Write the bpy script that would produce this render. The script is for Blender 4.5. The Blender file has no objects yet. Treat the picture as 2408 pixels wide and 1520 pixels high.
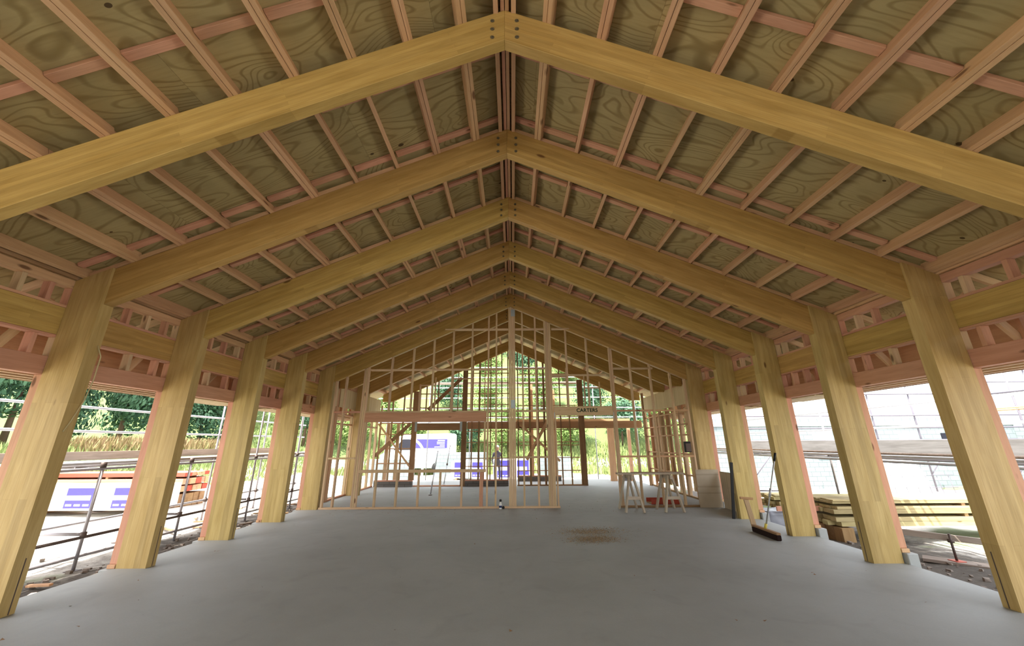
import bpy, bmesh, math, random
from mathutils import Vector, Matrix
random.seed(7)
C = bpy.context.scene.collection
S_ = bpy.context.scene
# ---------------- camera ----------------
FPX, PT, YW, RL = 898.2, .3038, -.0003, -.0068
cw, sw, cp, sp = math.cos(YW), math.sin(YW), math.cos(PT), math.sin(PT)
FW = Vector((sw*cp, cw*cp, sp)); R0 = Vector((cw, -sw, 0)); U0 = Vector((-sw*sp, -cw*sp, cp))
RR = R0*math.cos(RL)+U0*math.sin(RL); UU = U0*math.cos(RL)-R0*math.sin(RL)
cd = bpy.data.cameras.new('camera'); cam = bpy.data.objects.new('camera', cd); C.objects.link(cam)
cd.sensor_width = 36; cd.lens = FPX/2408*36; cd.clip_end = 500; cd.clip_start = .05
M = Matrix((RR, UU, -FW)).transposed().to_4x4(); M.translation = Vector((.0349*1.6, 0, 1.6)); cam.matrix_world = M
S_.camera = cam
# ---------------- world, sun, exposure ----------------
w = bpy.data.worlds.new('world'); S_.world = w; w.use_nodes = True
nt = w.node_tree; nt.nodes.clear()
wo = nt.nodes.new('ShaderNodeOutputWorld'); bg = nt.nodes.new('ShaderNodeBackground'); sky = nt.nodes.new('ShaderNodeTexSky')
sky.sky_type = 'NISHITA'; sky.sun_disc = False; sky.sun_elevation = math.radians(60); sky.sun_rotation = math.radians(230)
sky.air_density = 1.0; sky.dust_density = 3.0; sky.ozone_density = 1.0
hz = nt.nodes.new('ShaderNodeMixRGB'); hz.inputs[0].default_value = .5; hz.inputs[2].default_value = (9.5, 9.5, 9.3, 1)
nt.links.new(sky.outputs[0], hz.inputs[1]); nt.links.new(hz.outputs[0], bg.inputs[0]); bg.inputs[1].default_value = .5
nt.links.new(bg.outputs[0], wo.inputs[0])
sl = bpy.data.lights.new('sun', 'SUN'); sl.energy = 14; sl.angle = math.radians(.6); sl.color = (1, .95, .86)
so = bpy.data.objects.new('sun', sl); C.objects.link(so); so.location = (-10, -8, 25)
so.rotation_euler = Vector((-.34, -.28, .90)).to_track_quat('Z', 'Y').to_euler()
v = S_.view_settings; v.view_transform = 'Standard'; v.look = 'None'; v.gamma = 1; v.use_curve_mapping = False; v.exposure = .35
S_.cycles.max_bounces = 10; S_.cycles.diffuse_bounces = 7; S_.cycles.use_denoising = True
S_.cycles.sample_clamp_indirect = 12

# ---------------- materials ----------------
def nodes(name, rough=.7, metal=0):
    m = bpy.data.materials.new(name); m.use_nodes = True; t = m.node_tree
    b = t.nodes['Principled BSDF']; b.inputs['Roughness'].default_value = rough; b.inputs['Metallic'].default_value = metal
    try: b.inputs['Specular IOR Level'].default_value = .25
    except Exception: pass
    return m, t, b
def N(t, kind, **k):
    n = t.nodes.new('ShaderNode'+kind)
    for a, x in k.items():
        if a.startswith('i_'):
            key = a[2:]; key = int(key) if key.isdigit() else key.replace('_', ' ')
            n.inputs[key].default_value = x
        else: setattr(n, a, x)
    return n
def L(t, a, b): t.links.new(a, b)
def mix(t, f, a, b, mode='MIX'):
    n = N(t, 'MixRGB', blend_type=mode)
    for i, x in enumerate((f, a, b)):
        if hasattr(x, 'links'): L(t, x, n.inputs[i])
        elif isinstance(x, (int, float)): n.inputs[i].default_value = x
        else: n.inputs[i].default_value = (*x, 1)
    return n.outputs[0]
def math_(t, op, a, b=0.0):
    n = N(t, 'Math', operation=op)
    for i, x in enumerate((a, b)):
        if hasattr(x, 'links'): L(t, x, n.inputs[i])
        else: n.inputs[i].default_value = x
    return n.outputs[0]
def ramp(t, f, stops):
    n = N(t, 'ValToRGB'); L(t, f, n.inputs[0]); e = n.color_ramp.elements
    while len(e) < len(stops): e.new(.5)
    for i, (p, c) in enumerate(stops):
        e[i].position = p; e[i].color = (c, c, c, 1) if isinstance(c, (int, float)) else (*c, 1)
    return n.outputs[0]
def coords(t, scale=(1, 1, 1), rand=True, off=37.0):
    tc = N(t, 'TexCoord'); v = tc.outputs['Object']
    if rand:
        oi = N(t, 'ObjectInfo'); sc = N(t, 'Vector', ) if False else None
        mm = N(t, 'VectorMath', operation='ADD'); cx = N(t, 'CombineXYZ')
        for i in range(3): L(t, math_(t, 'MULTIPLY', oi.outputs['Random'], off*(1+i*.37)), cx.inputs[i])
        L(t, v, mm.inputs[0]); L(t, cx.outputs[0], mm.inputs[1]); v = mm.outputs[0]
    mp = N(t, 'Mapping'); mp.inputs['Scale'].default_value = scale; L(t, v, mp.inputs['Vector'])
    return mp.outputs[0]
def wood(name, c1, c2, rough=.6, knots=.5, lam=0, tone=.12, kc=(.10, .035, .012)):
    m, t, b = nodes(name, rough)
    v = coords(t, (.9, 9, 9))
    n1 = N(t, 'TexNoise', i_Scale=1.6, i_Detail=4.0, i_Roughness=.55, i_Distortion=.6); L(t, v, n1.inputs['Vector'])
    v2 = coords(t, (2.2, 60, 60))
    n2 = N(t, 'TexNoise', i_Scale=1.5, i_Detail=2.0); L(t, v2, n2.inputs['Vector'])
    col = mix(t, ramp(t, n1.outputs[0], [(.3, 0), (.72, 1)]), c1, c2)
    dk = tuple(x*.72 for x in c2)
    col = mix(t, ramp(t, n2.outputs[0], [(.5, 0), (.8, .45)]), col, dk)
    if lam:
        tc = N(t, 'TexCoord'); sx = N(t, 'SeparateXYZ'); L(t, tc.outputs['Object'], sx.inputs[0]); cx = N(t, 'CombineXYZ')
        oi = N(t, 'ObjectInfo'); L(t, math_(t, 'ADD', sx.outputs[0], math_(t, 'MULTIPLY', oi.outputs['Random'], 23)), cx.inputs[0])
        L(t, math_(t, 'ADD', sx.outputs[2], 10), cx.inputs[1])
        br = N(t, 'TexBrick', offset=.37, i_Scale=1.0, i_Brick_Width=2.7, i_Row_Height=lam, i_Mortar_Size=.0011, i_Mortar_Smooth=.3, i_Bias=.0)
        br.inputs['Color1'].default_value = (1.13, 1.12, 1.1, 1); br.inputs['Color2'].default_value = (.84, .82, .78, 1); br.inputs['Mortar'].default_value = (.72, .66, .55, 1)
        L(t, cx.outputs[0], br.inputs['Vector']); col = mix(t, .8, col, br.outputs[0], 'MULTIPLY')
    if knots:
        vk = coords(t, (1.1, 3.2, 3.2)); vo = N(t, 'TexVoronoi', i_Scale=1.0 if lam else 1.5); L(t, vk, vo.inputs['Vector'])
        k = ramp(t, vo.outputs['Distance'], [(0, 1), (.05 if lam else .07, 1), (.09 if lam else .13, 0)])
        sel = N(t, 'SeparateColor'); L(t, vo.outputs['Color'], sel.inputs[0])
        k = math_(t, 'MULTIPLY', k, math_(t, 'GREATER_THAN', sel.outputs[0], 1-knots))
        col = mix(t, math_(t, 'MULTIPLY', k, .8), col, kc)
    oi = N(t, 'ObjectInfo'); hs = N(t, 'HueSaturation'); L(t, col, hs.inputs['Color'])
    L(t, math_(t, 'ADD', math_(t, 'MULTIPLY', oi.outputs['Random'], tone*2), 1-tone), hs.inputs['Value'])
    L(t, math_(t, 'ADD', math_(t, 'MULTIPLY', math_(t, 'FRACT', math_(t, 'MULTIPLY', oi.outputs['Random'], 7.3)), .016), .492), hs.inputs['Hue'])
    L(t, hs.outputs[0], b.inputs['Base Color'])
    bp = N(t, 'Bump', i_Strength=.12, i_Distance=.004); L(t, n2.outputs[0], bp.inputs['Height']); L(t, bp.outputs[0], b.inputs['Normal'])
    return m
def plain(name, c, rough=.7, metal=0, var=.08, scale=14):
    m, t, b = nodes(name, rough, metal)
    n1 = N(t, 'TexNoise', i_Scale=float(scale), i_Detail=3.0); L(t, coords(t), n1.inputs['Vector'])
    L(t, mix(t, n1.outputs[0], tuple(x*(1-var) for x in c), tuple(min(1, x*(1+var)) for x in c)), b.inputs['Base Color'])
    return m
GLU = wood('glulam timber', (.52, .345, .118), (.39, .24, .068), .5, .22, .045, .05)
GLC = wood('glulam column timber', (.53, .39, .165), (.41, .285, .098), .5, .22, .088, .05)
PINK = wood('pink treated timber', (.63, .34, .225), (.51, .255, .155), .7, .8, 0, .1)
PALE = wood('pale framing timber', (.66, .48, .30), (.55, .38, .22), .7, .75, 0, .1)
RAFT = wood('purlin timber', (.64, .40, .23), (.53, .31, .165), .7, .75, 0, .1)
BROWN = wood('brown weathered timber', (.36, .225, .115), (.26, .15, .07), .8, .5, 0, .15)
WHITEW = wood('dusty white timber', (.50, .43, .34), (.40, .33, .25), .85, .3, 0, .1)
BOARD = wood('scaffold board timber', (.40, .33, .28), (.26, .21, .17), .85, .3, 0, .2)
def ply_mat(name, ca, cb, cc, knots=True):
    m, t, b = nodes(name, .75)
    tc = N(t, 'TexCoord'); sx = N(t, 'SeparateXYZ'); L(t, tc.outputs['Object'], sx.inputs[0])
    # sheets 2.4 (slope) x 1.2 (length), each with its own figure
    cx = N(t, 'CombineXYZ'); L(t, math_(t, 'ADD', sx.outputs[1], 30*.97+7-1.36), cx.inputs[1]); L(t, math_(t, 'ADD', sx.outputs[0], 20), cx.inputs[0])
    br = N(t, 'TexBrick', offset=.5, i_Scale=1.0, i_Brick_Width=2.4, i_Row_Height=.97, i_Mortar_Size=.002, i_Mortar_Smooth=.2)
    br.inputs['Color1'].default_value = (0, 0, 0, 1); br.inputs['Color2'].default_value = (1, 1, 1, 1); br.inputs['Mortar'].default_value = (.5, .5, .5, 1)
    L(t, cx.outputs[0], br.inputs['Vector'])
    sh = math_(t, 'MULTIPLY', br.outputs[0], 19.0)
    vx = N(t, 'CombineXYZ'); L(t, math_(t, 'MULTIPLY', sx.outputs[0], .7), vx.inputs[0]); L(t, math_(t, 'MULTIPLY', sx.outputs[1], 1.9), vx.inputs[1]); L(t, sh, vx.inputs[2])
    n = N(t, 'TexNoise', i_Scale=1.15, i_Detail=1.2, i_Roughness=.4, i_Distortion=.5); L(t, vx.outputs[0], n.inputs['Vector'])
    s = math_(t, 'SINE', math_(t, 'MULTIPLY', n.outputs[0], 105.0))
    n2 = N(t, 'TexNoise', i_Scale=2.2, i_Detail=5.0); L(t, tc.outputs['Object'], n2.inputs['Vector'])
    n3 = N(t, 'TexNoise', i_Scale=1.0, i_Detail=2.0)
    v3 = N(t, 'CombineXYZ'); L(t, math_(t, 'MULTIPLY', sx.outputs[0], 3), v3.inputs[0]); L(t, math_(t, 'MULTIPLY', sx.outputs[1], 40), v3.inputs[1]); L(t, v3.outputs[0], n3.inputs['Vector'])
    col = mix(t, ramp(t, s, [(.4, 0), (1, .85)]), ca, cb)
    col = mix(t, ramp(t, n2.outputs[0], [(.35, 0), (.75, .6)]), col, cc)
    col = mix(t, ramp(t, n3.outputs[0], [(.45, 0), (.8, .35)]), col, cb)
    col = mix(t, .35, col, mix(t, br.outputs[0], (.78, .78, .74), (1.2, 1.18, 1.15)), 'MULTIPLY')
    col = mix(t, math_(t, 'MULTIPLY', br.outputs['Fac'], .5), col, (.05, .035, .015))
    if knots:
        vk = N(t, 'CombineXYZ'); L(t, math_(t, 'MULTIPLY', sx.outputs[0], 2.6), vk.inputs[0]); L(t, math_(t, 'MULTIPLY', sx.outputs[1], 3.9), vk.inputs[1])
        vo = N(t, 'TexVoronoi', i_Scale=1.0); L(t, vk.outputs[0], vo.inputs['Vector'])
        sel = N(t, 'SeparateColor'); L(t, vo.outputs['Color'], sel.inputs[0])
        rad = math_(t, 'ADD', math_(t, 'MULTIPLY', sel.outputs[1], .07), .03)
        k = math_(t, 'MULTIPLY', math_(t, 'LESS_THAN', vo.outputs['Distance'], rad), math_(t, 'GREATER_THAN', sel.outputs[0], .5))
        col = mix(t, math_(t, 'MULTIPLY', k, .85), col, (.045, .02, .008))
    L(t, col, b.inputs['Base Color']); return m
PLY = ply_mat('roof plywood', (.41, .325, .155), (.235, .17, .065), (.29, .235, .11))
PLYP = ply_mat('pale wall plywood', (.62, .50, .30), (.50, .38, .20), (.54, .44, .26))
PLYP2 = ply_mat('dusty plywood sheet', (.50, .42, .32), (.38, .31, .22), (.33, .27, .2), False)
def concrete(name, c, dirt, sc=1.0):
    m, t, b = nodes(name, .62)
    tc = N(t, 'TexCoord'); n1 = N(t, 'TexNoise', i_Scale=.55*sc, i_Detail=6.0, i_Roughness=.62); n2 = N(t, 'TexNoise', i_Scale=60.0, i_Detail=3.0)
    n3 = N(t, 'TexNoise', i_Scale=2.3*sc, i_Detail=5.0, i_Distortion=1.0)
    for n in (n1, n2, n3): L(t, tc.outputs['Object'], n.inputs['Vector'])
    col = mix(t, ramp(t, n1.outputs[0], [(.35, 0), (.7, 1)]), c, dirt)
    col = mix(t, ramp(t, n3.outputs[0], [(.55, 0), (.75, .35)]), col, tuple(x*.78 for x in dirt))
    col = mix(t, ramp(t, n2.outputs[0], [(.3, 0), (.7, .35)]), col, tuple(x*.8 for x in c))
    vo = N(t, 'TexVoronoi', i_Scale=5.0); L(t, tc.outputs['Object'], vo.inputs['Vector'])
    k = ramp(t, vo.outputs['Distance'], [(0, 1), (.03, .7), (.05, 0)])
    sel = N(t, 'SeparateColor'); L(t, vo.outputs['Color'], sel.inputs[0])
    col = mix(t, math_(t, 'MULTIPLY', k, math_(t, 'GREATER_THAN', sel.outputs[0], .88)), col, (.2, .17, .13))
    L(t, col, b.inputs['Base Color'])
    bp = N(t, 'Bump', i_Strength=.15, i_Distance=.003); L(t, n2.outputs[0], bp.inputs['Height']); L(t, bp.outputs[0], b.inputs['Normal'])
    return m
CONC = concrete('power floated concrete', (.385, .40, .395), (.30, .31, .30))
CONC2 = concrete('concrete blockwork', (.30, .30, .29), (.22, .22, .21), 3)
def block_mat(name, c):
    m, t, b = nodes(name, .85); tc = N(t, 'TexCoord'); sx = N(t, 'SeparateXYZ'); L(t, tc.outputs['Object'], sx.inputs[0]); cx = N(t, 'CombineXYZ')
    L(t, math_(t, 'ADD', sx.outputs[0], sx.outputs[1]), cx.inputs[0]); L(t, sx.outputs[2], cx.inputs[1])
    br = N(t, 'TexBrick', i_Scale=1.0, i_Brick_Width=.4, i_Row_Height=.2, i_Mortar_Size=.01); br.inputs['Color1'].default_value = (*c, 1)
    br.inputs['Color2'].default_value = (*[x*.85 for x in c], 1); br.inputs['Mortar'].default_value = (*[x*.55 for x in c], 1)
    L(t, cx.outputs[0], br.inputs['Vector']); L(t, br.outputs[0], b.inputs['Base Color']); return m
BLOCK = block_mat('grey block masonry', (.24, .29, .30)); BLOCKD = block_mat('dark block upstand', (.16, .15, .14))
STEEL = plain('galvanised steel', (.50, .51, .54), .45, .6); DSTEEL = plain('dark rusty steel', (.12, .09, .08), .6, .5)
RSTEEL = plain('red painted steel', (.45, .08, .05), .5, .2); BRKT = plain('zinc connector plate', (.42, .48, .50), .45, .5)
BOLT = plain('bolt head steel', (.16, .13, .08), .5, .3)
BLACK = plain('black plastic', (.012, .012, .014), .5); WHITE = plain('white plastic', (.8, .8, .78), .5); BLUE = plain('blue plastic', (.03, .08, .45), .5)
NAVY = plain('dark blue cloth', (.02, .035, .12), .8); YEL = plain('yellow plastic', (.75, .6, .12), .5); ALU = plain('aluminium tube', (.55, .55, .55), .35, .7)
BRIS = plain('dark bristles', (.02, .008, .006), .95); WRAP = plain('grey plastic wrap', (.25, .26, .30), .2, 0, .4, 5); ORG = plain('orange plastic', (.75, .14, .03), .6)
SAW = plain('sawdust', (.42, .32, .20), .95, 0, .3, 40); GLASS = plain('dark vehicle glass', (.02, .02, .03), .1); PRINT = plain('violet blue print', (.07, .06, .42), .6)
GREENT = plain('dark green ink', (.012, .035, .015), .8); SKIN = plain('skin', (.45, .25, .17), .6); HIVIS = plain('dark work clothing', (.10, .09, .12), .8)
TUBE = plain('scaffold tube', (.36, .34, .36), .5, .4, .25, 6); RAG = plain('pale crumpled plastic', (.75, .73, .68), .5)
PIPE = plain('pale cord', (.55, .46, .25), .6); RUBBER = plain('tyre rubber', (.02, .02, .02), .8); BARK = plain('bark', (.12, .08, .05), .9)
def leafmat(name, c1, c2):
    m, t, b = nodes(name, .6); g = N(t, 'NewGeometry')
    n1 = N(t, 'TexNoise', i_Scale=1.3); L(t, coords(t), n1.inputs['Vector'])
    f = math_(t, 'MULTIPLY', math_(t, 'ADD', n1.outputs[0], g.outputs['Random Per Island']), .5)
    L(t, mix(t, f, c1, c2), b.inputs['Base Color'])
    try:
        b.inputs['Transmission Weight'].default_value = 0
    except Exception: pass
    return m
LEAFD = leafmat('dark green leaves', (.03, .085, .05), (.085, .17, .085)); LEAFB = leafmat('bright green leaves', (.09, .17, .04), (.22, .30, .08))
LEAFR = leafmat('reddish brown weeds', (.28, .16, .09), (.32, .28, .12)); GRASSM = leafmat('yellow green grass', (.17, .24, .07), (.30, .34, .13))
def ground_mat():
    m, t, b = nodes('building site ground', .95); tc = N(t, 'TexCoord'); P = tc.outputs['Object']; sx = N(t, 'SeparateXYZ'); L(t, P, sx.inputs[0])
    n1 = N(t, 'TexNoise', i_Scale=.7, i_Detail=8.0, i_Roughness=.7); n2 = N(t, 'TexNoise', i_Scale=9.0, i_Detail=6.0, i_Roughness=.7); n3 = N(t, 'TexNoise', i_Scale=.35, i_Detail=3.0)
    for n in (n1, n2, n3): L(t, P, n.inputs['Vector'])
    soil = mix(t, n2.outputs[0], (.05, .042, .036), (.15, .13, .11)); grav = mix(t, n2.outputs[0], (.40, .37, .33), (.60, .57, .52))
    ax = math_(t, 'ABSOLUTE', sx.outputs[0]); far = math_(t, 'MAXIMUM', math_(t, 'MAXIMUM', math_(t, 'SUBTRACT', sx.outputs[0], 8.5), math_(t, 'SUBTRACT', math_(t, 'MULTIPLY', sx.outputs[0], -1.0), 6.7)), math_(t, 'SUBTRACT', sx.outputs[1], 19.0))
    f = math_(t, 'ADD', far, math_(t, 'MULTIPLY', math_(t, 'SUBTRACT', n1.outputs[0], .5), 5.0))
    col = mix(t, ramp(t, f, [(0, 0), (.9, 1)]), soil, grav)
    gr = mix(t, n2.outputs[0], (.06, .11, .035), (.20, .25, .09))
    col = mix(t, ramp(t, n3.outputs[0], [(.57, 0), (.63, .8)]), col, gr)
    hi = ramp(t, math_(t, 'ADD', sx.outputs[2], math_(t, 'MULTIPLY', n1.outputs[0], .4)), [(.45, 0), (.7, 1)])
    col = mix(t, hi, col, gr); L(t, col, b.inputs['Base Color'])
    bp = N(t, 'Bump', i_Strength=.8, i_Distance=.04); L(t, n2.outputs[0], bp.inputs['Height']); L(t, bp.outputs[0], b.inputs['Normal'])
    return m
GROUND = ground_mat()

GBOARD = wood('grey weathered board', (.17, .165, .16), (.11, .105, .10), .85, .2, 0, .15); DTUBE = plain('dull scaffold tube', (.15, .14, .17), .6, .2, .2, 6)
# ---------------- helpers ----------------
def tag(o, label, cat, group=None, kind='thing'):
    o['label'] = label; o['category'] = cat
    if group: o['group'] = group
    if kind: o['kind'] = kind
    return o
def thing(name, label, cat, loc=(0, 0, 0), group=None):
    o = bpy.data.objects.new(name, None); C.objects.link(o); o.location = loc; o.empty_display_size = .1
    return tag(o, label, cat, group)
def link(name, me, parent=None, mat=None, M=None, kind=None):
    o = bpy.data.objects.new(name, me); C.objects.link(o)
    if mat and not me.materials: me.materials.append(mat)
    if M is None: M = Matrix()
    if parent is not None:
        o.parent = parent
        pl = Vector(parent.location)
        if parent.parent is not None: pl = pl+Vector(parent.parent.location)
        if parent.type == 'MESH' and parent.get('_rot'): M = Matrix(parent['_m4']).inverted() @ M if False else M
        M = Matrix.Translation(-pl) @ M
    o.matrix_local = M if parent is not None else M
    o.location = M.to_translation(); o.rotation_mode = 'XYZ'; o.rotation_euler = M.to_euler()
    if kind: o['kind'] = kind
    return o
cache = {}
def boxmesh(l, w_, d, mat, bev=.003):
    key = (round(l, 3), round(w_, 3), round(d, 3), mat.name, bev)
    if key in cache: return cache[key]
    bm = bmesh.new(); bmesh.ops.create_cube(bm, size=1)
    for v_ in bm.verts: v_.co = Vector((v_.co.x*l, v_.co.y*w_, v_.co.z*d))
    if bev: bmesh.ops.bevel(bm, geom=bm.edges[:], offset=min(bev, .3*min(l, w_, d)), segments=1, affect='EDGES')
    me = bpy.data.meshes.new('bar'); bm.to_mesh(me); bm.free(); me.materials.append(mat); cache[key] = me; return me
def frame_mat(p0, p1, up=(0, 0, 1)):
    p0, p1 = Vector(p0), Vector(p1); x = (p1-p0).normalized(); u = Vector(up)
    if abs(x.dot(u)) > .98: u = Vector((1, 0, 0)) if abs(x.x) < .9 else Vector((0, 1, 0))
    y = u.cross(x).normalized(); z = x.cross(y)
    m = Matrix((x, y, z)).transposed().to_4x4(); m.translation = (p0+p1)/2; return m
def bar(name, p0, p1, w_, d, mat, parent=None, up=(0, 0, 1), bev=.003):
    """timber from p0 to p1: d along 'up', w_ across"""
    return link(name, boxmesh((Vector(p1)-Vector(p0)).length, w_, d, mat, bev), parent, None, frame_mat(p0, p1, up))
def box(name, x0, x1, y0, y1, z0, z1, mat, parent=None, bev=.003):
    dx, dy, dz = x1-x0, y1-y0, z1-z0; cx, cy, cz = (x0+x1)/2, (y0+y1)/2, (z0+z1)/2
    if dx >= dy and dx >= dz: return bar(name, (x0, cy, cz), (x1, cy, cz), dy, dz, mat, parent, (0, 0, 1), bev)
    if dy >= dz: return bar(name, (cx, y0, cz), (cx, y1, cz), dx, dz, mat, parent, (0, 0, 1), bev)
    return bar(name, (cx, cy, z0), (cx, cy, z1), dy, dx, mat, parent, (1, 0, 0), bev)
def poly_prism(bm, pts, y0, y1):
    a = [bm.verts.new((p[0], y0, p[1])) for p in pts]; b = [bm.verts.new((p[0], y1, p[1])) for p in pts]; n = len(pts)
    bm.faces.new(a); bm.faces.new(b[::-1])
    for i in range(n): bm.faces.new((a[i], b[i], b[(i+1) % n], a[(i+1) % n]))
def fin(bm, name, mat, parent=None, Mloc=None, smooth=False, kind=None, bev=0):
    if bev: bmesh.ops.bevel(bm, geom=bm.edges[:], offset=bev, segments=1, affect='EDGES')
    bmesh.ops.recalc_face_normals(bm, faces=bm.faces[:])
    if Mloc is not None: bmesh.ops.transform(bm, matrix=Mloc.inverted(), verts=bm.verts[:])
    me = bpy.data.meshes.new(name); bm.to_mesh(me); bm.free(); me.materials.append(mat)
    if smooth:
        for p in me.polygons: p.use_smooth = True
    return link(name, me, parent, None, Mloc, kind)
def tube_bm(bm, pts, r, seg=10):
    pts = [Vector(p) for p in pts]; rings = []
    for i, p in enumerate(pts):
        d = (pts[min(i+1, len(pts)-1)]-pts[max(i-1, 0)]).normalized()
        u = Vector((0, 0, 1)) if abs(d.z) < .9 else Vector((1, 0, 0)); a = d.cross(u).normalized(); b = d.cross(a)
        rr = r[i] if isinstance(r, (list, tuple)) else r
        rings.append([bm.verts.new(p+(a*math.cos(q)+b*math.sin(q))*rr) for q in [2*math.pi*k/seg for k in range(seg)]])
    for i in range(len(rings)-1):
        for k in range(seg): bm.faces.new((rings[i][k], rings[i][(k+1) % seg], rings[i+1][(k+1) % seg], rings[i+1][k]))
    bm.faces.new(rings[0]); bm.faces.new(rings[-1][::-1])
def tube(name, pts, r, mat, parent=None, seg=10):
    bm = bmesh.new(); c = Vector(pts[0]); tube_bm(bm, pts, r, seg); return fin(bm, name, mat, parent, Matrix.Translation(c), True)
ORD = ['first', 'second', 'third', 'fourth', 'fifth', 'sixth', 'seventh', 'eighth', 'ninth', 'tenth', 'eleventh', 'twelfth', 'thirteenth', 'fourteenth', 'fifteenth', 'sixteenth', 'seventeenth', 'eighteenth', 'nineteenth', 'twentieth']

# ---------------- geometry constants ----------------
W, ZA, SL = 4.95, 5.89, .4335
YF = [2.781+1.5784*k for k in range(6)]+[11.95, 13.40, 16.12]
OUT = 5.36
def ztop(x): return ZA-SL*abs(x)
def zbot(x): return 5.47-.4475*abs(x)
SUN_SIDE = ['left', 'right']

# ---------------- setting ----------------
bm = bmesh.new()
poly_prism(bm, [(-5.40, -.45), (5.38, -.45), (5.38, 0), (-5.40, 0)], -9, 18.6)
fl = fin(bm, 'floor', CONC, None, None, False, 'structure')
box('wall_back_light_block', -5.4, 5.38, -9.2, -9.0, 0, 3.4, PLYP)['kind'] = 'structure'  # unseen back wall, added to keep daylight off the beam fronts
# terrain
bm = bmesh.new(); nx, ny = 150, 150; vs = []
def sm(a): a = max(0, min(1, a)); return a*a*(3-2*a)
def ter(x, y):
    z = -.32-.13*sm((x-4)/3)
    z += 1.75*sm((-13.5-x)/6)+1.2*sm((-24-x)/10)
    z += (max(0, .62*(y-29)) if y < 60 else .62*31)*(1-sm((x-13)/8))
    z += .05*math.sin(x*1.3+y*.7)*sm((abs(x)-7)/3)+.03*math.sin(x*3.1-y*2.3)
    return z
for j in range(ny):
    for i in range(nx):
        x = -50+100*i/(nx-1); y = -14+84*j/(ny-1); vs.append(bm.verts.new((x, y, ter(x, y))))
for j in range(ny-1):
    for i in range(nx-1): bm.faces.new((vs[j*nx+i], vs[j*nx+i+1], vs[(j+1)*nx+i+1], vs[(j+1)*nx+i]))
fin(bm, 'ground', GROUND, None, None, True, 'structure')
# roof plywood, one slab each side of the ridge, above the purlins
TH = math.atan(SL); PD = .14*math.cos(TH)
for sgn, nm in ((-1, 'left'), (1, 'right')):
    M_ = frame_mat((sgn*0, 7, 0), (sgn*1, 7, -SL), (0, 0, 1)) if sgn > 0 else frame_mat((-1, 7, -SL), (0, 7, 0), (0, 0, 1))
    bm = bmesh.new(); z0 = ZA+.145
    xe = 6.42 if sgn > 0 else 6.95; pts = [(0, z0), (sgn*xe, z0-SL*xe), (sgn*xe, z0-SL*xe+.02), (0, z0+.02)]  # left edge reaches farther out, added to keep sun off the slab edge
    poly_prism(bm, pts, -9, 17.0)  # unseen roof behind the camera, extended to cut daylight from the back
    M_.translation = Vector((0, 7, z0)); o = fin(bm, 'ceiling', PLY, None, M_, False, 'structure')

# ---------------- portal frames ----------------
def beam(k, sgn):
    y0 = YF[k]+.03; y1 = y0+.115; side = 'left' if sgn < 0 else 'right'
    P = [(0, ZA), (sgn*OUT, ztop(OUT)-.01), (sgn*OUT, 3.255), (sgn*W, 3.255), (0, 5.47)]
    bm = bmesh.new(); poly_prism(bm, P, y0, y1)
    if sgn > 0: Mx = frame_mat((0, y0, ZA), (1, y0, ZA-SL))
    else: Mx = frame_mat((-1, y0, ZA-SL), (0, y0, ZA))
    Mx.translation = Vector((0, y0, ZA-.2))
    root = thing('glulam_rafter', f'sloping yellow glulam roof beam, {side} half of the {ORD[k]} frame from the camera', 'roof beam', (0, y0, ZA-.2), 'glulam roof beams')
    fin(bm, 'beam_body', GLU, root, Mx, bev=.004)
    if k < 7:
        for z in (5.76, 5.645, 5.53):
            bm = bmesh.new(); tube_bm(bm, [(sgn*.125, y0+.02, z-.03), (sgn*.125, y0-.006, z-.03)], .021, 12); tube_bm(bm, [(sgn*.125, y0-.005, z-.03), (sgn*.125, y0-.014, z-.03)], .009, 6)
            fin(bm, 'bolt', BOLT, root, Matrix.Translation((sgn*.125, y0, z)))
    return root
def column(k, sgn):
    y0 = YF[k]; side = 'left' if sgn < 0 else 'right'; zt = lambda x: ztop(x)-.012
    root = thing('glulam_column', f'thick yellow glulam column, {side} side, {ORD[k]} from the camera', 'column', (sgn*(W+.2), y0+.075, 0), 'glulam columns')
    bm = bmesh.new()
    poly_prism(bm, [(sgn*W, 0), (sgn*OUT, 0), (sgn*OUT, zt(OUT)), (sgn*W, zt(W))], y0, y0+.0295)
    poly_prism(bm, [(sgn*W, 0), (sgn*OUT, 0), (sgn*OUT, 3.253), (sgn*W, 3.253)], y0+.0295, y0+.15)
    Mx = frame_mat((sgn*(W+.2), y0, 0), (sgn*(W+.2), y0, 3), (1, 0, 0)); Mx.translation = Vector((sgn*(W+.205), y0+.07, 1.6))
    fin(bm, 'column_body', GLC, root, Mx)
    xi = sgn*W
    a, b_ = sorted((xi+sgn*.01, xi-sgn*.002)); box('knife_plate', a, b_, y0+.09, y0+.1, .004, .5, DSTEEL, root, 0)
    return root
for k in range(len(YF)):
    for sgn in (-1, 1):
        beam(k, sgn)
        if k < 6 or (k == 7 and sgn < 0): column(k, sgn)
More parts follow.
